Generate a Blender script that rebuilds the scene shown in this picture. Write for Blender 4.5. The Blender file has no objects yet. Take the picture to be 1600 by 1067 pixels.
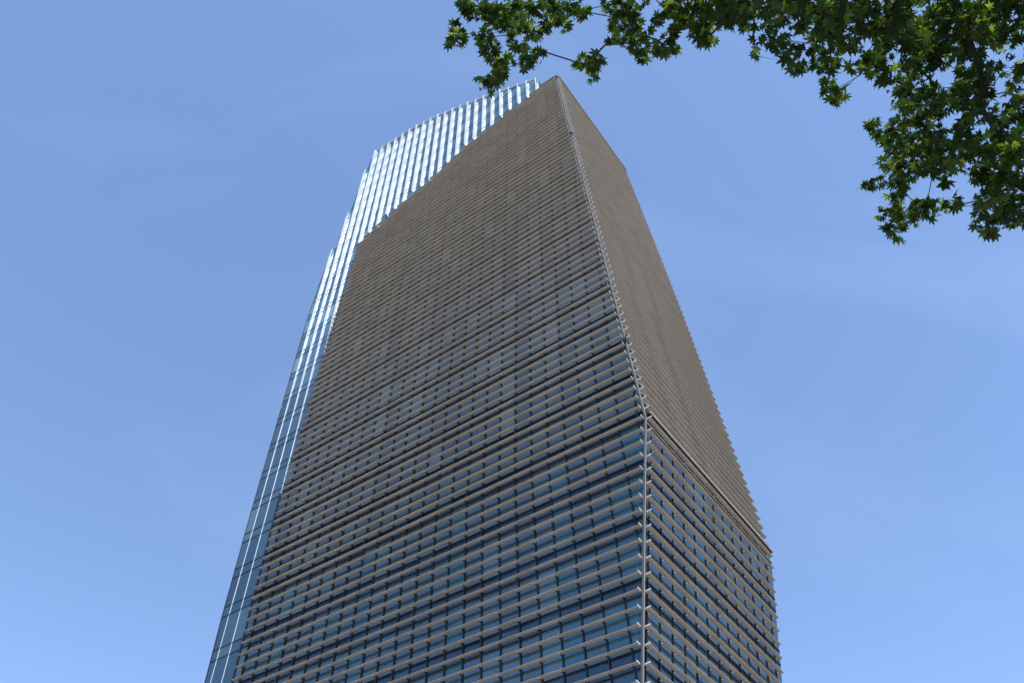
import bpy, math, random
import numpy as np
from mathutils import Vector

random.seed(7)
rng = np.random.default_rng(7)
sc = bpy.context.scene
COL = sc.collection

# ------------------------------------------------------------------ camera
F_PX, PITCH, ROLL = 1367.914, 0.84607671, 0.01486776
cam_d = bpy.data.cameras.new('camera')
cam = bpy.data.objects.new('camera', cam_d)
COL.objects.link(cam)
cam_d.sensor_width = 36.0
cam_d.lens = 36.0 * F_PX / 1600.0
cam_d.clip_end = 20000
CAM_Z = 1.6
cam.location = (0, 0, CAM_Z)
from mathutils import Matrix
cam.matrix_world = (Matrix.Translation((0, 0, CAM_Z))
                    @ Matrix.Rotation(math.pi / 2 + PITCH, 4, 'X')
                    @ Matrix.Rotation(ROLL, 4, 'Z'))
sc.camera = cam
sc.render.resolution_x, sc.render.resolution_y = 1024, 682

# ------------------------------------------------------------------ light
SUN = Vector((0.22, -0.38, 0.90)).normalized()
w = bpy.data.worlds.new('World')
sc.world = w
w.use_nodes = True
nt = w.node_tree
bg = nt.nodes['Background']
sky = nt.nodes.new('ShaderNodeTexSky')
sky.sky_type = 'NISHITA'
sky.sun_disc = False
sky.sun_elevation = math.asin(SUN.z)
sky.sun_rotation = math.atan2(SUN.x, SUN.y)
sky.altitude = 1500
sky.air_density = 1.0
sky.dust_density = 0.5
sky.ozone_density = 2.3
# thin high cirrus
tc = nt.nodes.new('ShaderNodeTexCoord')
mp = nt.nodes.new('ShaderNodeMapping'); mp.inputs['Scale'].default_value = (1.2, 5.0, 2.2); mp.inputs['Rotation'].default_value = (0.2, 0.5, 0.5)
nz = nt.nodes.new('ShaderNodeTexNoise'); nz.inputs['Scale'].default_value = 1.6; nz.inputs['Detail'].default_value = 6; nz.inputs['Distortion'].default_value = 0.5
cr = nt.nodes.new('ShaderNodeValToRGB')
cr.color_ramp.elements[0].position = 0.5; cr.color_ramp.elements[0].color = (0, 0, 0, 1)
cr.color_ramp.elements[1].position = 0.95; cr.color_ramp.elements[1].color = (0.05, 0.05, 0.05, 1)
mx = nt.nodes.new('ShaderNodeMixRGB'); mx.inputs['Color2'].default_value = (6.3, 7.0, 8.4, 1)
nt.links.new(tc.outputs['Generated'], mp.inputs['Vector'])
nt.links.new(mp.outputs['Vector'], nz.inputs['Vector'])
nt.links.new(nz.outputs['Fac'], cr.inputs['Fac'])
nt.links.new(cr.outputs['Color'], mx.inputs['Fac'])
nt.links.new(sky.outputs['Color'], mx.inputs['Color1'])
nt.links.new(mx.outputs['Color'], bg.inputs['Color'])
bg.inputs['Strength'].default_value = 0.15

sd = bpy.data.lights.new('sun', 'SUN')
sd.energy = 2.4
sd.angle = math.radians(0.5)
sd.color = (1.0, 0.96, 0.90)
so = bpy.data.objects.new('sun', sd)
so.rotation_euler = SUN.to_track_quat('Z', 'Y').to_euler()
COL.objects.link(so)

sc.view_settings.view_transform = 'Standard'
sc.view_settings.look = 'None'
sc.view_settings.gamma = 1
sc.view_settings.exposure = 0.98

# ------------------------------------------------------------------ materials
def new_mat(name):
    m = bpy.data.materials.new(name)
    m.use_nodes = True
    return m, m.node_tree, m.node_tree.nodes['Principled BSDF']

def metal_paint(name, col, rough=0.45, metal=0.0, var=0.10, streak=False):
    m, t, p = new_mat(name)
    g = t.nodes.new('ShaderNodeNewGeometry')
    c = t.nodes.new('ShaderNodeTexCoord')
    n = t.nodes.new('ShaderNodeTexNoise'); n.inputs['Scale'].default_value = 1.3; n.inputs['Detail'].default_value = 5
    t.links.new(c.outputs['Object'], n.inputs['Vector'])
    a = t.nodes.new('ShaderNodeMath'); a.operation = 'ADD'
    t.links.new(g.outputs['Random Per Island'], a.inputs[0]); t.links.new(n.outputs['Fac'], a.inputs[1])
    r = t.nodes.new('ShaderNodeMapRange')
    r.inputs['From Min'].default_value = 0.2; r.inputs['From Max'].default_value = 1.7
    r.inputs['To Min'].default_value = 1 - var; r.inputs['To Max'].default_value = 1 + var
    t.links.new(a.outputs[0], r.inputs['Value'])
    v = t.nodes.new('ShaderNodeVectorMath'); v.operation = 'SCALE'
    v.inputs[0].default_value = col
    t.links.new(r.outputs['Result'], v.inputs['Scale'])
    t.links.new(v.outputs[0], p.inputs['Base Color'])
    p.inputs['Roughness'].default_value = rough
    p.inputs['Metallic'].default_value = metal
    return m

def glass_mat(name, body, tint, ior=2.1, wav=0.02, rnd='island', var=0.35):
    m = bpy.data.materials.new(name); m.use_nodes = True
    t = m.node_tree; t.nodes.clear()
    out = t.nodes.new('ShaderNodeOutputMaterial')
    d = t.nodes.new('ShaderNodeBsdfDiffuse')
    gl = t.nodes.new('ShaderNodeBsdfGlossy'); gl.inputs['Roughness'].default_value = 0.03
    gl.inputs['Color'].default_value = (*tint, 1)
    fr = t.nodes.new('ShaderNodeFresnel'); fr.inputs['IOR'].default_value = ior
    mixs = t.nodes.new('ShaderNodeMixShader')
    co = t.nodes.new('ShaderNodeTexCoord')
    n = t.nodes.new('ShaderNodeTexNoise'); n.inputs['Scale'].default_value = 0.55; n.inputs['Detail'].default_value = 2
    t.links.new(co.outputs['Object'], n.inputs['Vector'])
    b = t.nodes.new('ShaderNodeBump'); b.inputs['Strength'].default_value = 1.0; b.inputs['Distance'].default_value = wav
    t.links.new(n.outputs['Fac'], b.inputs['Height'])
    for k in (gl, fr):
        t.links.new(b.outputs['Normal'], k.inputs['Normal'])
    if rnd == 'object':
        oi = t.nodes.new('ShaderNodeObjectInfo'); rs = oi.outputs['Random']
    else:
        g = t.nodes.new('ShaderNodeNewGeometry'); rs = g.outputs['Random Per Island']
    # blinds drawn: a few panes have a paler teal body
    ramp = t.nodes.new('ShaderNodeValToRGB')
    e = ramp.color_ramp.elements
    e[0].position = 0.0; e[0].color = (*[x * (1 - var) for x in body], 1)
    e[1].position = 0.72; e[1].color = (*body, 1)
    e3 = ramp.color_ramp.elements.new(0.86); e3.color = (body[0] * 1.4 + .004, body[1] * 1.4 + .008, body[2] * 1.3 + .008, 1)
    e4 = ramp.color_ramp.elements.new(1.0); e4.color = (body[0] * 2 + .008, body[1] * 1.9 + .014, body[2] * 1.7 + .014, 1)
    t.links.new(rs, ramp.inputs['Fac'])
    t.links.new(ramp.outputs['Color'], d.inputs['Color'])
    t.links.new(fr.outputs['Fac'], mixs.inputs['Fac'])
    t.links.new(d.outputs[0], mixs.inputs[1]); t.links.new(gl.outputs[0], mixs.inputs[2])
    t.links.new(mixs.outputs[0], out.inputs['Surface'])
    return m

M = {}
M['louver'] = metal_paint('louver_aluminium', (0.43, 0.37, 0.30), 0.5, 0.0, 0.16)
M['steel'] = metal_paint('bright_steel', (0.78, 0.72, 0.64), 0.45, 0.0, 0.05)
M['post'] = metal_paint('post_aluminium', (0.13, 0.108, 0.085), 0.5, 0.0, 0.05)
M['black'] = metal_paint('black_frame', (0.012, 0.013, 0.018), 0.55, 0.0, 0.1)
M['spandrel'] = glass_mat('spandrel_glass', (0.012, 0.018, 0.024), (0.45, 0.52, 0.60), 1.75, 0.01)
M['glass'] = glass_mat('vision_glass', (0.020, 0.042, 0.052), (0.72, 0.88, 0.96), 2.5, 0.006)
M['glass_obj'] = glass_mat('vision_glass_single', (0.020, 0.042, 0.052), (0.72, 0.88, 0.96), 2.5, 0.006, rnd='object')
M['glass_pale'] = glass_mat('corner_light_and_blind_glass', (0.035, 0.09, 0.11), (0.62, 0.85, 1.0), 2.15, 0.02, var=0.5)  # paler body paints in light seen through the corner; also blind columns
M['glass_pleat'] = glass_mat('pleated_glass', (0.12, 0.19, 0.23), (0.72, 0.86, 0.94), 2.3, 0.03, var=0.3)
M['fin'] = metal_paint('white_fin', (0.66, 0.68, 0.70), 0.35, 0.0, 0.06)
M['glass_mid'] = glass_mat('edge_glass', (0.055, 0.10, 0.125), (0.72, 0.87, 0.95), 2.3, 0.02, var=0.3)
M['glass_up'] = glass_mat('upper_glass_louver_reflection', (0.055, 0.075, 0.080), (0.60, 0.72, 0.76), 2.35, 0.006)  # greyer body and dimmer tint paint in the reflected louver undersides
M['spandrel_lo'] = glass_mat('lower_spandrel_glass', (0.008, 0.018, 0.032), (0.52, 0.68, 0.84), 2.2, 0.006)
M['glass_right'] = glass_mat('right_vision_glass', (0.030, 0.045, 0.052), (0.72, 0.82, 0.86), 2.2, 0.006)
M['dark_side'] = glass_mat('side_glass', (0.02, 0.035, 0.06), (0.5, 0.6, 0.75), 1.8, 0.02)

# ------------------------------------------------------------------ helpers
class MB:
    def __init__(s): s.v = []; s.f = []; s.m = []
    def quad(s, a, b, c, d, mi=0):
        i = len(s.v); s.v += [tuple(a), tuple(b), tuple(c), tuple(d)]; s.f.append((i, i+1, i+2, i+3)); s.m.append(mi)
    def hull8(s, p, mi=0):
        i = len(s.v); s.v += [tuple(q) for q in p]
        for f in ((0, 3, 2, 1), (4, 5, 6, 7), (0, 1, 5, 4), (1, 2, 6, 5), (2, 3, 7, 6), (3, 0, 4, 7)):
            s.f.append(tuple(i + k for k in f)); s.m.append(mi)
    def prism(s, A, B, mi=0):           # two matching profile loops
        i = len(s.v); n = len(A); s.v += [tuple(q) for q in A] + [tuple(q) for q in B]
        for k in range(n):
            j = (k + 1) % n
            s.f.append((i + k, i + j, i + n + j, i + n + k)); s.m.append(mi)
        s.f.append(tuple(i + n - 1 - k for k in range(n))); s.f.append(tuple(i + n + k for k in range(n)))
        s.m += [mi, mi]
    def tube(s, pts, r, n=6, mi=0):
        if not hasattr(r, '__len__'): r = [r] * len(pts)
        base = len(s.v)
        pts = [Vector(p) for p in pts]
        for i, p in enumerate(pts):
            t = (pts[min(i + 1, len(pts) - 1)] - pts[max(i - 1, 0)])
            t = t.normalized() if t.length > 1e-9 else Vector((0, 0, 1))
            u = t.cross(Vector((0.3, 0.2, 1)) if abs(t.z) < .9 else Vector((1, .1, 0))).normalized(); v = t.cross(u)
            for k in range(n):
                a = 2 * math.pi * k / n
                s.v.append(tuple(p + (u * math.cos(a) + v * math.sin(a)) * r[i]))
        for i in range(len(pts) - 1):
            for k in range(n):
                j = (k + 1) % n
                s.f.append((base + i*n + k, base + i*n + j, base + (i+1)*n + j, base + (i+1)*n + k)); s.m.append(mi)
        s.f.append(tuple(base + k for k in reversed(range(n)))); s.m.append(mi)
        s.f.append(tuple(base + (len(pts)-1)*n + k for k in range(n))); s.m.append(mi)
    def build(s, name, mats, parent=None, smooth=False):
        me = bpy.data.meshes.new(name)
        me.from_pydata(s.v, [], s.f)
        if not isinstance(mats, (list, tuple)): mats = [mats]
        for m in mats: me.materials.append(m)
        if len(mats) > 1: me.polygons.foreach_set('material_index', s.m)
        if smooth: me.polygons.foreach_set('use_smooth', [True] * len(s.f))
        me.update()
        o = bpy.data.objects.new(name, me); COL.objects.link(o)
        if parent: o.parent = parent
        return o

# ------------------------------------------------------------------ ground
S = 1.1                                   # one louver row is 1.1 m
C0 = np.array([8.38226955, 39.49295057, 37.72937042])
DL = np.array([0.10932496, -0.0352484, 1.0])
DU = np.array([-0.04655763, 0.13605628, 1.0])
aL, aR = 2.49858365, 0.93609361
H = {'L': np.array([math.cos(aL), math.sin(aL), 0]), 'R': np.array([math.cos(aR), math.sin(aR), 0])}
N = {'L': np.array([-0.5995, -0.8004, 0]), 'R': np.array([0.8054, -0.5927, 0])}
N['L'] = np.array([-math.sin(aL), math.cos(aL), 0]); N['R'] = np.array([math.sin(aR), -math.cos(aR), 0])
BASE = np.array([0, 0, CAM_Z])
ZG = -(C0[2] + CAM_Z / S)                  # row index of the ground

def corner(n):
    return C0 + (DL if n < 0 else DU) * n
def P(face, s, n, o=0.0, dz=0.0):
    q = corner(n) + H[face] * s + N[face] * o
    q = q + np.array([0, 0, dz])
    return q * S + BASE

g = MB(); g.quad((-3000, -3000, 0), (3000, -3000, 0), (3000, 3000, 0), (-3000, 3000, 0))
gm, t, p = new_mat('paving')
tcn = t.nodes.new('ShaderNodeTexCoord'); br = t.nodes.new('ShaderNodeTexBrick')
br.inputs['Scale'].default_value = 1.6; br.inputs['Color1'].default_value = (0.27, 0.255, 0.235, 1); br.inputs['Color2'].default_value = (0.23, 0.22, 0.20, 1)
br.inputs['Mortar'].default_value = (0.15, 0.14, 0.13, 1); br.inputs['Mortar Size'].default_value = 0.01
t.links.new(tcn.outputs['Object'], br.inputs['Vector']); t.links.new(br.outputs['Color'], p.inputs['Base Color'])
p.inputs['Roughness'].default_value = 0.9
ground = g.build('ground', gm); ground['kind'] = 'structure'

# ------------------------------------------------------------------ tower
tower = bpy.data.objects.new('glass_tower', None); COL.objects.link(tower)
bp = corner(ZG) * S + BASE; tower.location = (0, 0, 0)
tower['label'] = 'tall glass office tower wrapped in grey horizontal louvers, rising against the blue sky'
tower['category'] = 'skyscraper'

NB = -20                                    # lowest louver row
NT = 68
def lerp(x, tab):
    return float(np.interp(x, [a for a, _ in tab], [b for _, b in tab]))
LEFT_END = [(-40, 28.3), (-17, 32.3), (-6, 34.2), (-4, 34.55), (0, 35.45), (1, 35.45), (10, 35.05), (24, 34.5), (32, 34.1), (52, 32.76), (57, 32.4)]
DIAG = [(0, 68.5), (6, 67.8), (13, 65.8), (18, 63.0), (23, 61.2), (28, 58.8), (32.5, 56.5)]
def diag_s(n):                              # left end of a louver above row 56
    return float(np.interp(-n, [-b for _, b in DIAG], [a for a, _ in DIAG]))
RIGHT_END = [(-40, 16.0), (-17, 17.3), (-9, 17.8), (0, 18.2), (5, 18.75), (35, 18.75), (52, 18.0), (69, 16.9)]
def left_end(n):
    if n <= 56: return lerp(n, LEFT_END)
    s = diag_s(n)
    return 1.365 * max(1, round(s / 1.365)) + 0.2
def mull_L(k, n):
    s0 = 2.0 + 1.365 * k
    return s0 + (0.174 * n if n < 0 else -0.07 * (1 - s0 / 60) * n)
def mull_R(k, n):
    s0 = 1.05 + 1.39 * k
    return s0 + (0.03 * n if n < 0 else -0.025 * n)

# ---- louvers
PROF = [(-0.05, -0.03), (0.10, -0.03), (0.20, -0.006), (0.235, 0.008), (0.235, 0.028), (-0.05, 0.004)]
def louver(face, n):
    mb = MB()
    end = left_end(n) if face == 'L' else lerp(n, RIGHT_END)
    cuts = [0.22]
    for k in range(-2, 90):
        s = mull_L(k, n) if face == 'L' else mull_R(k, n)
        if 0.5 < s < end - 0.3: cuts.append(s)
    cuts.append(end)
    for a, b in zip(cuts[:-1], cuts[1:]):
        j = random.uniform(-.006, .006)
        k_ = .8 if n < 0 else 1.0
        A = [P(face, a + .018, n, o, z * k_ + j) for o, z in PROF]; B = [P(face, b - .018, n, o, z * k_ + j) for o, z in PROF]
        mb.prism(A, B)
    return mb, cuts

screens = {}
# rows nearest the viewer become single louvers, the rest one mesh
SINGLE = set()
for n in range(NB, 31):
    SINGLE.add(('L', n)); 
for n in range(NB, 29):
    SINGLE.add(('R', n))
while len(SINGLE) > 100:
    m_ = max(SINGLE, key=lambda q: q[1]); SINGLE.discard(m_)

for face in 'LR':
    # brackets under each louver and end arms at the corner
    fr = MB(); rest = MB(); kids = []
    for n in range(NB, NT + 1):
        mb, cuts = louver(face, n)
        if (face, n) in SINGLE: kids.append(mb)
        else:
            i = len(rest.v); rest.v += mb.v; rest.f += [tuple(q + i for q in f) for f in mb.f]; rest.m += mb.m
        for s in cuts[1:-1]:
            # bracket arm from the glass out under the joint
            for (o0, o1, z0, z1, hw, mi) in ((-0.20, 0.02, -0.075, -0.035, .02, 0), (-0.16, -0.12, -0.10, -0.05, .022, 1), (0.03, 0.07, -0.06, -0.030, .018, 1)):
                p8 = [P(face, s - hw, n, o0, z0), P(face, s + hw, n, o0, z0), P(face, s + hw, n, o1, z0), P(face, s - hw, n, o1, z0),
                      P(face, s - hw, n, o0, z1), P(face, s + hw, n, o0, z1), P(face, s + hw, n, o1, z1), P(face, s - hw, n, o1, z1)]
                fr.hull8(p8, 1 if face == 'L' else mi)
        # bright end arm at the corner
        s0, s1 = 0.145, 0.182
        p8 = [P(face, s0, n, -0.02, -.05), P(face, s1, n, -0.02, -.05), P(face, s1, n, 0.33, -.015), P(face, s0, n, 0.33, -.015),
              P(face, s0, n, -0.02, .02), P(face, s1, n, -0.02, .02), P(face, s1, n, 0.33, .05), P(face, s0, n, 0.33, .05)]
        fr.hull8(p8, 0)
        if face == 'R' and 0 < n < NT:
            fr.tube([P(face, 0.16, n, 0.34, 0.03), P(face, 0.10, n + 0.62, 0.04, 0)], 0.026 * S, 4, 0)
    scr = fr.build('sunshade_screen', [M['steel'], M['black']], tower)
    screens[face] = scr
    for mb in kids: mb.build('louver', M['louver'], scr)
    r = rest.build('louver', M['louver'], scr); r['kind'] = 'stuff'

# ---- curtain wall behind the screens
GO = -0.20                                  # glass plane behind the louver edge
def is_spandrel(n): return n % 4 == 0       # zone n..n+1
def zones(lo, hi):
    out = []; n = lo
    z = [ZG] + [k for k in range(-40, hi + 1) if k % 4 in (0, 1) and k > ZG]
    for a, b in zip(z[:-1], z[1:]):
        if b <= lo or a >= hi: continue
        out.append((max(a, lo), min(b, hi), (a % 4 == 0 and isinstance(a, int))))
    return out

def topn(s):                                # top of the screened wall on the left face
    return lerp(s, DIAG)
panes = []; spans = {}; tran = MB(); pale = MB(); glassL = []
TD = 0.14                                   # transoms sit just under the louver
for face in 'LR':
    for (a, b, sp) in zones(ZG, NT + 1):
        if a < 0 < b: segs = [(a, 0), (0, b)]
        else: segs = [(a, b)]
        for (a_, b_) in segs:
            for k in range(-3, 60):
                mf = mull_L if face == 'L' else mull_R
                def clampL(s, n):
                    hi = (left_end(min(n, 56)) + 0.45 if face == 'L' else lerp(n, RIGHT_END) + 0.55)
                    return min(max(s, 0.12), hi)
                eps = 1e-4
                an, bn = a_ , b_ - (eps if b_ == 0 else 0)
                s00, s10, s11, s01 = clampL(mf(k, an), an), clampL(mf(k + 1, an), an), clampL(mf(k + 1, bn), bn), clampL(mf(k, bn), bn)
                if s10 - s00 < .05 and s11 - s01 < .05: continue
                t_ = NT + .6
                if face == 'L':
                    tb = topn((s01 + s11) / 2) + .3
                    if an > tb - .6: continue
                    bn2 = min(bn, tb)
                else: bn2 = bn
                jit = [random.uniform(-.012, .012) for _ in range(4)]
                q = [P(face, s00, an, GO + jit[0], -TD), P(face, s10, an, GO + jit[1], -TD), P(face, s11, bn2, GO + jit[2], -TD), P(face, s01, bn2, GO + jit[3], -TD)]
                if face == 'L': q = q[::-1]
                if sp: spans.setdefault((face, an), MB()).quad(*q)
                else:
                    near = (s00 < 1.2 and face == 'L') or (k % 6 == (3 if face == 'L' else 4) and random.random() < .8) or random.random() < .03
                    panes.append((face, an, k, q, near))
# mullion caps
mulb = MB()
for face in 'LR':
    mf = mull_L if face == 'L' else mull_R
    for k in range(-1, 45):
        for (n0, n1) in [(ZG, NB), (NB, -8), (-8, -1e-4), (0, 10), (10, 25), (25, 45), (45, NT)]:
            ss = []
            steps = np.linspace(n0, n1, 9)
            ok = [(n, mf(k, n)) for n in steps if 0.3 < mf(k, n) < (left_end(min(n, 56)) + .3 if face == 'L' else lerp(n, RIGHT_END) + .3) and (face == 'R' or n < topn(mf(k, n)) - .5)]
            if len(ok) < 2: continue
            (na, sa), (nb_, sb) = ok[0], ok[-1]
            hw = 0.034
            mulb.hull8([P(face, sa - hw, na, GO - .02), P(face, sa + hw, na, GO - .02), P(face, sa + hw, na, GO + .085), P(face, sa - hw, na, GO + .085),
                        P(face, sb - hw, nb_, GO - .02), P(face, sb + hw, nb_, GO - .02), P(face, sb + hw, nb_, GO + .085), P(face, sb - hw, nb_, GO + .085)])
    # transoms
    for n in [k for k in range(-36, NT) if k % 4 in (0, 1)]:
        e = (left_end(n) + .4) if face == 'L' else lerp(n, RIGHT_END) + .5
        hz = 0.026
        mulb.hull8([P(face, 0.1, n, GO - .03, -TD - hz), P(face, e, n, GO - .03, -TD - hz), P(face, e, n, GO + .06, -TD - hz), P(face, 0.1, n, GO + .06, -TD - hz),
                    P(face, 0.1, n, GO - .03, -TD + hz), P(face, e, n, GO - .03, -TD + hz), P(face, e, n, GO + .06, -TD + hz), P(face, 0.1, n, GO + .06, -TD + hz)])
curt = mulb.build('mullion_grid', M['black'], tower)
for (fc_, an_), mb in spans.items(): mb.build('spandrel', M['spandrel'] if an_ >= 0 else M['spandrel_lo'], tower)

# the 100 panes that show largest become single windows
def proj_area(q):
    pts = []
    Rm = np.array(cam.matrix_world.inverted())
    for v in q:
        c = Rm @ np.array([*v, 1.0])
        if c[2] > -1: return 0
        x, y = 800 + F_PX * c[0] / -c[2], 533.5 - F_PX * c[1] / -c[2]
        pts.append((x, y))
    if not any(0 < x < 1600 and 0 < y < 1067 for x, y in pts): return 0
    cx = [(min(max(x, 0), 1600), min(max(y, 0), 1067)) for x, y in pts]
    return abs(sum(cx[i][0] * cx[(i+1) % 4][1] - cx[(i+1) % 4][0] * cx[i][1] for i in range(4))) / 2
panes.sort(key=lambda t_: -proj_area(t_[3]))
restp = MB(); restpale = MB()
for i, (face, an, k, q, near) in enumerate(panes):
    if i < 100:
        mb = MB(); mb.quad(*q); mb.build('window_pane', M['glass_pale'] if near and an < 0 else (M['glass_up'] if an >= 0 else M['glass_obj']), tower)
    else:
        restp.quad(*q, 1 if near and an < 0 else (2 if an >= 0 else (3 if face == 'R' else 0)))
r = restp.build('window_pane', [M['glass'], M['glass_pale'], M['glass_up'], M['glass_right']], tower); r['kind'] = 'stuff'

# ---- pleated glass wall to the left of and above the screen
EDGE = [(-40, 30.5), (-17, 35.9), (-6, 38.07), (0, 39.3), (11, 39.5), (43, 39.55), (52, 39.1), (57, 38.75), (63.7, 37.75), (69.6, 36.9), (83.7, 35.5), (90.7, 34.4), (92, 34.2)]
ROOF = [(-1, 66.5), (1.9, 67.9), (3.08, 73.9), (5.8, 76.0), (11.5, 80.7), (19.9, 86.5), (26.6, 89.6), (33.8, 90.6), (36, 90.9)]
def fin_s(j, n):
    s0 = 38.4 - 1.365 * j
    return s0 + (0.174 * n if n < 0 else (-0.040 * max(0, 1 - s0 / 35.0) * n + 0.004 * min(n, 40) - 0.008 * max(0, n - 40)))
def fin_depth(n):
    return float(np.interp(n, [-40, 5, 25, 45, 70, 95], [0.035, 0.035, 0.06, 0.15, 0.25, 0.29]))
pg = MB(); ptr = MB(); fins = []
PO = GO - 0.06
def lo_n(s):                                # wall is only needed beyond the screen
    return ZG if s > 31.5 else lerp(s, DIAG) - 4
for j in range(-2, 28):
    zs = zones(ZG, 93)
    zs = []
    zz = [ZG] + [k for k in range(-36, 96) if k % 4 in (0, 1)]
    for a, b in zip(zz[:-1], zz[1:]):
        zs.append((a, b))
    for (a, b) in zs:
        bb = b - 1e-4 if b == 0 else b
        c = []
        sm = fin_s(j, a)
        if sm < lo_n(sm) * 0 and False: continue
        if b < lo_n(min(sm, fin_s(j + 1, b))): continue
        pts = [(fin_s(j + 1, a), a), (fin_s(j, a), a), (fin_s(j, bb), bb), (fin_s(j + 1, bb), bb)]
        out = []
        for (s, n) in pts:
            s = min(s, lerp(n, EDGE)); s = max(s, 1.9)
            n = min(n, lerp(s, ROOF))
            out.append((s, n))
        if out[1][0] - out[0][0] < .03 and out[2][0] - out[3][0] < .03: continue
        if out[2][1] - out[1][1] < .03 and out[3][1] - out[0][1] < .03: continue
        # each bay is turned a little, so the wall reads as pleats
        dpt = 0.5 * max(0, fin_depth((a + b) / 2) - .04)
        jit = random.uniform(-.01, .01)
        q = [P('L', out[0][0], out[0][1], PO, -TD), P('L', out[1][0], out[1][1], PO - dpt + jit, -TD),
             P('L', out[2][0], out[2][1], PO - dpt, -TD), P('L', out[3][0], out[3][1], PO + jit, -TD)]
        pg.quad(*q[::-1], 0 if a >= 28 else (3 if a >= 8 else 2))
        # transom line
        if out[1][1] < lerp(out[1][0], ROOF) - .2 and out[1][0] - out[0][0] > .3:
            A, B = out[0], out[1]; hz = .022
            pg.hull8([P('L', A[0], A[1], PO - .02, -TD - hz), P('L', B[0], B[1], PO - dpt - .02, -TD - hz), P('L', B[0], B[1], PO - dpt + .04, -TD - hz), P('L', A[0], A[1], PO + .04, -TD - hz),
                       P('L', A[0], A[1], PO - .02, -TD + hz), P('L', B[0], B[1], PO - dpt - .02, -TD + hz), P('L', B[0], B[1], PO - dpt + .04, -TD + hz), P('L', A[0], A[1], PO + .04, -TD + hz)], 1)
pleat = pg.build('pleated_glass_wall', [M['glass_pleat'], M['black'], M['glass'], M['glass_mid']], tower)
# fins
for j in range(0, 27):
    mb = MB(); pts = []
    for n in np.arange(ZG, 92, 2.0):
        s = fin_s(j, n)
        if s > lerp(n, EDGE) + .05 or s < 2.2: continue
        if n > lerp(s, ROOF) + .35: continue
        if n < lo_n(s) - (0 if s > 31.5 else 2): continue
        if j == 2 and n < 9: continue
        if (s < left_end(min(n, 56)) + .35 and n < 57.5) or (s < 33 and n < lerp(s, DIAG) + .3): continue
        pts.append((s, n))
    if len(pts) < 2: continue
    # close the top exactly at the roof edge, with a small spike above it
    s, n = pts[-1]
    nt_ = min(lerp(s, ROOF), n + 2.5)
    for _ in range(6):
        s_ = fin_s(j, nt_); nt_ = min(lerp(s_, ROOF) + .55, n + 2.5)
    pts.append((fin_s(j, nt_), nt_))
    last = len(pts) - 1
    for i in range(last):
        (sa, na), (sb, nb_) = pts[i], pts[i + 1]
        if na < 0 < nb_: nb_ = -1e-4 if False else nb_
        da, db = fin_depth(na), fin_depth(nb_)
        if i + 1 == last: db = 0.05
        hw = .022
        mb.hull8([P('L', sa - hw, na, PO - .05 - .5 * (da - .035)), P('L', sa + hw, na, PO - .05 - .5 * (da - .035)), P('L', sa + hw, na, PO + da), P('L', sa - hw, na, PO + da),
                  P('L', sb - hw, nb_, PO - .05 - .5 * (db - .035)), P('L', sb + hw, nb_, PO - .05 - .5 * (db - .035)), P('L', sb + hw, nb_, PO + db), P('L', sb - hw, nb_, PO + db)])
    mb.build('fin', M['fin'], pleat)
# dark recessed joint where the third fin ends lower down
mb = MB(); pr = None
for n in list(np.linspace(ZG, -1e-4, 8)) + list(np.linspace(0.01, 12, 4)):
    s = fin_s(2, n)
    if pr is not None:
        (sa, na) = pr; hw = .09
        mb.hull8([P('L', sa - hw, na, PO), P('L', sa + hw, na, PO), P('L', sa + hw, na, PO + .10), P('L', sa - hw, na, PO + .10),
                  P('L', s - hw, n, PO), P('L', s + hw, n, PO), P('L', s + hw, n, PO + .10), P('L', s - hw, n, PO + .10)])
    pr = (s, n)
mb.build('facade_joint', M['black'], pleat)

eb = MB()
eb.tube([P('L', lerp(n, EDGE), n, PO) for n in [-38, -20, -6, -1e-4, 0.01, 11, 30, 43, 52, 57]], .045, 4)
eb.build('edge_trim', M['black'], pleat)
# ---- coping along the stepped roof edges
cp = MB()
for a, b in zip(ROOF[1:-2], ROOF[2:-1]):
    cp.hull8([P('L', a[0], a[1], PO - .16, -.02), P('L', b[0], b[1], PO - .16, -.02), P('L', b[0], b[1], PO + .03, -.02), P('L', a[0], a[1], PO + .03, -.02),
              P('L', a[0], a[1], PO - .5, .05), P('L', b[0], b[1], PO - .5, .05), P('L', b[0], b[1], PO + .03, .05), P('L', a[0], a[1], PO + .03, .05)])
cp.build('roof_coping', M['fin'], tower)

# ---- side and rear walls, roof: closes the volume
bw = MB()
D = H['R'] * 18.0
prev = None
ns = sorted(set([ZG, -20, -6, 0, 11, 43, 52, 57, 63.7, 69.6, 83.7, 90.4]))
for n in ns:
    e = lerp(n, EDGE) - .03
    a = P('L', e, n, PO - .05, -TD)
    inw = float(np.interp(n, [-40, 50, 57, 69.6, 90], [.0, .0, 2.6, 4.0, 5.5]))
    b = (corner(n) + H['L'] * (e + inw * 0) + H['R'] * 18.3) * S + BASE
    c = (corner(n) + H['L'] * 2.0 + H['R'] * min(18.3, lerp(n, RIGHT_END) + .5)) * S + BASE
    if prev:
        bw.quad(prev[0], a, b, prev[1]); 
    prev = (a, b)
prev = None
for n in [ZG, -20, 0, 30, 52, 68.4]:
    b = (corner(n) + H['L'] * (lerp(n, EDGE) - .1) + H['R'] * 18.3) * S + BASE
    c = P('R', lerp(n, RIGHT_END) + .5, n, GO, -TD)
    if prev: bw.quad(prev[0], b, c, prev[1])
    prev = (b, c)
bw.build('rear_wall', M['dark_side'], tower)
rf = MB()
tops = [(lerp(s, ROOF) - .3, s) for s in (2.2, 3.1, 5.8, 11.5, 19.9, 26.6, 33.8)]
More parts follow.
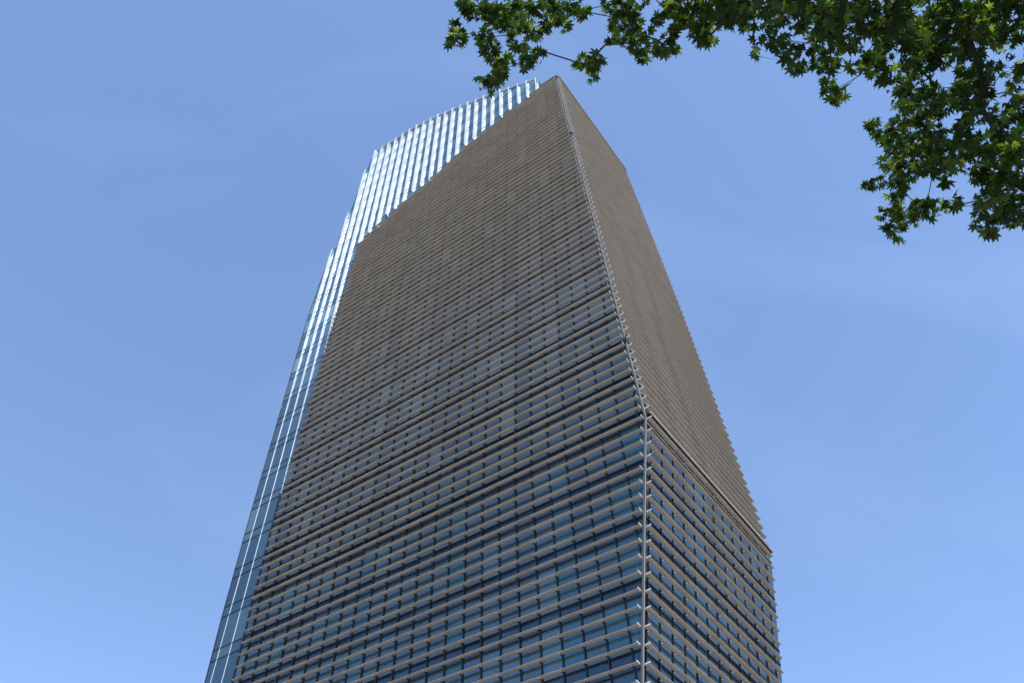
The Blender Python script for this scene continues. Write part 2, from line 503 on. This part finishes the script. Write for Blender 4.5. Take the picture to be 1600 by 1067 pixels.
for (n0, s0), (n1, s1) in zip(tops[:-1], tops[1:]):
    A = P('L', s0, n0, PO - .3); B = P('L', s1, n1, PO - .3)
    off0 = H['R'] * 16 * S; 
    rf.quad(A, B, B + off0, A + off0)
A = P('L', 0.3, NT - .5, GO - .1); B = P('R', 16.8, NT - .5, GO - .1); Cc = P('L', 32, NT - .5 - 12, -.5)
Dd = Cc + H['R'] * 16.8 * S
rf.quad(A, B, Dd, Cc)
rf.build('roof', M['post'], tower)

# glass return beyond the right ends of the louvers
# ---- corner post
post = MB(); edge = MB(); node = MB()
ds = H['L'] * 0.5 + H['R'] * 0.5
def cpt(n, ol, orr, dz=0):
    return (corner(n) + N['L'] * ol + N['R'] * orr + np.array([0, 0, dz])) * S + BASE
def bar(mb, n0, n1, l0, l1, r0, r1):
    mb.hull8([cpt(n0, l0, r0), cpt(n0, l1, r0), cpt(n0, l1, r1), cpt(n0, l0, r1), cpt(n1, l0, r0), cpt(n1, l1, r0), cpt(n1, l1, r1), cpt(n1, l0, r1)])
bar(post, ZG, -1e-4, -.06, .06, -.07, .055)
bar(post, 0, NT + .3, -.08, .04, -.11, -.04)
bar(edge, ZG, -1e-4, .05, .085, .058, .085)
bar(edge, 0, NT + .3, .06, .10, .045, .08)
post.build('corner_post', M['post'], tower)
edge.build('corner_trim', metal_paint('trim_aluminium', (0.42, 0.35, 0.27), 0.5), tower)
for n in (8.45, 48.5, 68.35):
    b = MB(); bar(b, n - .22, n + .22, -.14, .2, -.2, .14); b.build('post_joint', M['black'], tower)
# ---- crease trims on the right face
tr = MB(); tr2 = MB()
e = lerp(0, RIGHT_END)
def strip(mb, face, s0, s1, n, o0, o1, z0, z1):
    mb.hull8([P(face, s0, n, o0, z0), P(face, s1, n, o0, z0), P(face, s1, n, o1, z0), P(face, s0, n, o1, z0),
              P(face, s0, n, o0, z1), P(face, s1, n, o0, z1), P(face, s1, n, o1, z1), P(face, s0, n, o1, z1)])
s = 0.15
while s < e:
    strip(tr, 'R', s, min(s + 1.37, e) - .02, 0.02, 0.25, 0.33, 0.36, 0.395)
    strip(tr2, 'R', s, min(s + 1.37, e) - .02, 0.0, -0.10, -0.06, -0.26, -0.225)
    s += 1.39
tr.build('crease_trim', M['steel'], tower)
tr2.build('crease_rail', M['steel'], tower)
dk = MB()
strip(dk, 'R', .15, e, 0.0, -0.17, -0.09, -0.36, -0.285)
strip(dk, 'R', .15, e, 0.0, -0.14, 0.25, 0.31, 0.355)
dk.build('crease_shadow_gap', M['black'], tower)
# copings on top of the screens
tp = MB()
strip(tp, 'R', .1, 16.9, NT, -.2, .33, .42, .50)
strip(tp, 'L', .1, 2.7, NT, -.2, .30, .38, .44)
tp.build('screen_coping', M['louver'], tower)

# ------------------------------------------------------------------ plane tree
def ray(x, y):                              # photo-frame direction, used only to lay out the crown's limbs in space
    u = (x - 800) / F_PX; v = (533.5 - y) / F_PX
    d = cam.matrix_world.to_3x3() @ Vector((u, v, -1))
    return d
A_ = [(150,30,40),(230,40,60),(330,50,70),(430,50,70),(540,50,60),(640,60,60),(740,50,60),(800,70,45),(280,100,50),(380,120,60),(120,125,25),(110,215,42),(85,222,25),(150,190,30),(230,230,40),(300,210,50),(280,270,45),(340,330,50),(390,350,35),(350,400,55),(330,440,45),(320,480,28),(260,460,30),(240,440,20),(460,130,50),(500,170,40),(550,180,35),(620,130,45),(680,110,36),(715,150,25),(520,200,30),(450,260,32),(500,290,36),(560,300,38),(595,292,14),(490,335,32),(490,375,16),(410,200,30),
(860,320,42),(900,345,32),(810,330,38),(860,370,40),(850,410,28),(882,425,15),(775,350,12),(960,30,50),(1020,40,60),(1080,60,50),(1000,110,50),(1060,130,50),(980,170,36),(955,225,34),(1030,220,42),(1070,250,26),(1100,180,35),(1150,205,36),(1130,300,33),(1180,270,40),(1240,250,48),(1290,270,33),(1310,180,33),(1285,150,28),(1205,100,30),(1250,60,36),(1300,30,50),(1120,340,14),(1400,60,80),(1460,140,66),(1440,205,45),(1500,200,38),(1520,80,80),(1590,60,60),(1590,120,36),(1350,100,45),(1440,235,20)]
B_ = [(20,60,50),(60,40,66),(100,60,56),(160,40,66),(220,60,56),(280,40,36),(130,165,33),(110,240,12),(200,170,36),(240,205,40),(270,230,28),(290,290,32),(300,110,34),(340,190,32),(370,150,38),(400,60,70),(430,120,60),(470,60,60),(390,240,46),(360,285,28),(440,260,38),(400,350,32),(440,385,36),(430,420,22),(460,400,22),(480,200,28),(540,120,46),(550,50,60),(510,290,24),(560,240,40),(600,270,45),(640,240,36),(580,305,18),(620,100,70),(700,60,80),(680,150,56),(740,200,66),(645,330,26),(690,330,46),(750,320,46),(720,390,42),(790,380,56),(760,440,46),(830,440,46),(850,380,36),(870,460,36),(605,530,30),(650,550,40),(585,518,16),(700,520,46),(760,520,56),(820,530,56),(700,600,50),(760,620,56),(830,600,56),(880,580,46),(900,640,46),(920,680,36),(640,690,38),(700,680,46),(760,700,46),(820,700,46),(860,700,46),(565,770,18),(600,780,28),(650,760,34),(700,750,36),(720,790,36),(690,830,30),(640,885,30),(700,870,34),(730,900,40),(700,940,30),(650,960,24),(690,980,20),(770,850,22),(830,850,34),(870,880,30),(920,845,30),(800,890,34),(760,910,28),(900,750,24),
(860,60,90),(960,80,90),(1060,60,90),(1160,60,90),(860,160,80),(800,240,50),(870,250,50),(960,220,66),(1000,150,76),(1100,140,50),(1180,160,56),(940,400,34),(900,425,34),(960,370,44),(1000,330,56),(1060,330,50),(1100,290,40),(1190,290,50),(1000,430,44),(1050,450,50),(980,540,50),(960,600,44),(1000,650,56),(1050,620,50),(1120,560,56),(1180,480,64),(1210,380,50),(1210,560,56),(1150,650,56),(1200,640,56),(1080,700,56),(1050,740,42),(1120,760,50),(1180,760,56),(1100,830,46),(1160,850,56),(1205,880,44),(1050,830,30),(1040,880,20),(1060,930,34),(1100,940,38),(1090,978,20),(1150,915,34),(1180,935,26),(1220,910,30),(1030,850,12)]
blobs = [(680 + x/3.478, y/3.478, r/3.478, .9) for x, y, r in A_] + [(1140 + x/2.667, y/2.667, r/2.667, .85) for x, y, r in B_]
# the crown goes on above and to the right of the frame
for _ in range(230):
    x = random.uniform(720, 1900); y = random.uniform(-330, -8)
    if y < -210 - (x - 720) * .12: continue
    blobs.append((x, y, random.uniform(16, 32), .6))
for _ in range(70):
    x = random.uniform(1615, 1900); y = random.uniform(-50, 420)
    blobs.append((x, y, random.uniform(18, 32), .6))
pts3 = []
for (x, y, r, dens) in blobs:
    d = ray(x, y)
    dist = 11.6 + 1.4 * math.sin(x * .008 + 1) * math.cos(y * .011) + random.uniform(-.8, .8)
    c = Vector((0, 0, CAM_Z)) + d.normalized() * dist
    pts3.append((c, r / F_PX * dist / d.length * d.length, dens))

tree = bpy.data.objects.new('plane_tree', None); COL.objects.link(tree)
troot = Vector((12.5, 3.0, 0)); tree.location = troot
tree['label'] = 'leafy plane tree whose dark green branches hang across the top right'
tree['category'] = 'tree'

# limbs: every leaf cluster is tied to the nearest point of the growing skeleton
trunk_top = troot + Vector((-0.4, .1, 7.2))
nodes = [trunk_top]; par = [-1]
for gx, gy in [(1950, -60), (1750, -110), (1550, -120), (1350, -125), (1150, -120), (950, -110), (780, -90)]:
    q_ = Vector((0, 0, CAM_Z)) + ray(gx, gy).normalized() * 12.2
    st_ = nodes[-1]
    for f_ in (.25, .5, .75, 1.0):
        nodes.append(st_.lerp(q_, f_) + Vector((random.gauss(0, .07), random.gauss(0, .07), random.gauss(0, .07)))); par.append(len(nodes) - 2)
order = sorted(range(len(pts3)), key=lambda i: (pts3[i][0] - trunk_top).length)
leafnode = []
def add_node(c):
    best, bi = 1e9, 0
    for k, q in enumerate(nodes):
        L = (q - c).length
        cost = L + .25 * (q - trunk_top).length
        if cost < best: best, bi = cost, k
    q = nodes[bi]; L = (c - q).length
    ns_ = max(1, int(L / .35))
    last = bi
    for s_ in range(1, ns_ + 1):
        f = s_ / ns_
        pnt = q.lerp(c, f)
        if s_ < ns_:
            pnt = pnt + Vector((random.gauss(0, .05), random.gauss(0, .05), random.gauss(0, .04) + .10 * math.sin(f * math.pi)))
        nodes.append(pnt); par.append(last); last = len(nodes) - 1
    return last
for i in order: leafnode.append(add_node(pts3[i][0] + Vector((0, 0, .05))))
wgt = [0.0] * len(nodes)
for l in leafnode: wgt[l] += 1
for k in range(len(nodes) - 1, 0, -1): wgt[par[k]] += wgt[k]
rad = [0.0023 * max(wgt[k], .6) ** .50 for k in range(len(nodes))]
kids_of = {}
for k in range(1, len(nodes)): kids_of.setdefault(par[k], []).append(k)
bm_ = MB()
def chain(start):
    stack = [(0 if False else par[start], start)]
    while stack:
        a, b = stack.pop()
        line = [a, b]; cur = b
        while cur in kids_of:
            ch = sorted(kids_of[cur], key=lambda c_: -wgt[c_])
            for c_ in ch[1:]: stack.append((cur, c_))
            cur = ch[0]; line.append(cur)
        rr = [min(rad[line[0]], rad[line[1]] * 1.25)] + [rad[q] for q in line[1:]]
        bm_.tube([nodes[q] for q in line], rr, 6 if rr[0] > .02 else 4)
for c_ in kids_of.get(0, []): chain(c_)
loc_inv = -troot
def shift(mb):
    mb.v = [(a + loc_inv.x, b + loc_inv.y, c + loc_inv.z) for a, b, c in mb.v]
bark = metal_paint('bark', (0.022, 0.018, 0.013), 0.9, 0.0, 0.3)
shift(bm_); bm_.build('branches', bark, tree, smooth=True)
tk = MB()
tp_ = [troot + Vector((0, 0, -.1)), troot + Vector((0, 0, .4)), troot + Vector((-.08, .02, 2)), troot + Vector((-.2, .08, 4.5)), trunk_top]
tk.tube(tp_, [.42, .33, .28, .24, max(.2, rad[0])], 14); shift(tk)
tk.build('trunk', metal_paint('trunk_bark', (0.22, 0.20, 0.15), 0.9, 0.0, 0.35), tree, smooth=True)

# leaves: five pointed lobes with teeth
half = [(0, 1.08), (6, .80), (14, .74), (22, .46), (35, .70), (44, 1.0), (54, .70), (68, .42), (84, .60), (97, .80), (112, .46), (140, .36), (168, .22)]
outl = [(math.radians(a), r) for a, r in half] + [(-math.radians(a), r) for a, r in reversed(half[1:])]
tmpl = [(0.0, 0.0, 0.0)] + [(r * math.cos(a), r * math.sin(a), -0.16 * r * r - .10 * abs(math.sin(a)) * r) for a, r in outl]
tmpl = np.array(tmpl)
nv = len(tmpl)
faces = [(0, 1 + i, 1 + (i + 1) % (nv - 1)) for i in range(nv - 1)]
V = []; Fc = []
tw = MB()
cnt = 0
for (c, r3, dens) in pts3:
    nl = int(dens * 3.9 * math.pi * r3 * r3 / (0.075 ** 2 * 1.6) + 2)
    nl = min(nl, 120)
    for _ in range(nl):
        d = Vector((random.gauss(0, 1), random.gauss(0, 1), random.gauss(0, 1))).normalized() * (random.random() ** .5) * r3 * 1.12
        pz = c + Vector((d.x, d.y, d.z * 1.0))
        L = random.choice([random.uniform(.035, .07), random.uniform(.06, .095), random.uniform(.07, .118)])
        # leaf plane: roughly level, drooping, random heading
        out = Vector((random.gauss(0, 1), random.gauss(0, 1), random.gauss(-.25, .35)))
        out = (out.normalized() + d.normalized() * .5).normalized()
        up = Vector((random.gauss(0, .45), random.gauss(0, .45), 1)).normalized()
        y_ = up.cross(out).normalized(); z_ = out.cross(y_).normalized()
        Rm = np.array([[out.x, y_.x, z_.x], [out.y, y_.y, z_.y], [out.z, y_.z, z_.z]])
        tv = tmpl.copy(); tv[:, 2] *= random.uniform(.2, 3.0); tv[:, 1] *= random.uniform(.65, 1.15); tv[:, 2] += tv[:, 0] * tv[:, 1] * random.uniform(-.35, .35)
        q = (tv * L) @ Rm.T + np.array(pz)
        V.append(q); cnt += 1
    # leaf stalks
    for _ in range(max(2, nl // 8)):
        d = Vector((random.gauss(0, 1), random.gauss(0, 1), random.gauss(0, 1))).normalized() * r3 * random.uniform(.5, 1)
        tw.tube([c, c + d * .5 + Vector((0, 0, .02)), c + d], [.004, .003, .002], 3)
V = np.concatenate(V) - np.array(troot)
me = bpy.data.meshes.new('crown')
fa = np.array(faces)
allf = (fa[None, :, :] + (np.arange(cnt) * nv)[:, None, None]).reshape(-1, 3)
me.from_pydata(V.tolist(), [], allf.tolist())
me.polygons.foreach_set('use_smooth', [False] * len(allf))
lm = bpy.data.materials.new('plane_leaf'); lm.use_nodes = True
t = lm.node_tree; t.nodes.clear()
out_ = t.nodes.new('ShaderNodeOutputMaterial')
pb = t.nodes.new('ShaderNodeBsdfPrincipled'); pb.inputs['Roughness'].default_value = .55; pb.inputs['Specular IOR Level'].default_value = .25
tl = t.nodes.new('ShaderNodeBsdfTranslucent'); ms = t.nodes.new('ShaderNodeMixShader'); ms.inputs['Fac'].default_value = .40
gg = t.nodes.new('ShaderNodeNewGeometry')
r1 = t.nodes.new('ShaderNodeValToRGB'); r1.color_ramp.elements[0].color = (.014, .026, .004, 1); r1.color_ramp.elements[1].color = (.050, .072, .012, 1)
r2 = t.nodes.new('ShaderNodeValToRGB'); r2.color_ramp.elements[0].color = (.02, .05, .004, 1); r2.color_ramp.elements[1].color = (.42, .55, .05, 1)
r2.color_ramp.elements[1].position = 1.0
q9 = r2.color_ramp.elements.new(.80); q9.color = (.075, .15, .010, 1)  # top of the ramp colours a few leaves as sunlit highlights
for r_ in (r1, r2): t.links.new(gg.outputs['Random Per Island'], r_.inputs['Fac'])
t.links.new(r1.outputs['Color'], pb.inputs['Base Color']); t.links.new(r2.outputs['Color'], tl.inputs['Color'])
t.links.new(pb.outputs[0], ms.inputs[1]); t.links.new(tl.outputs[0], ms.inputs[2]); t.links.new(ms.outputs[0], out_.inputs['Surface'])
me.materials.append(lm)
crown = bpy.data.objects.new('crown', me); COL.objects.link(crown); crown.parent = tree
shift(tw); tw.build('twigs', bark, tree)
print('leaves', cnt)
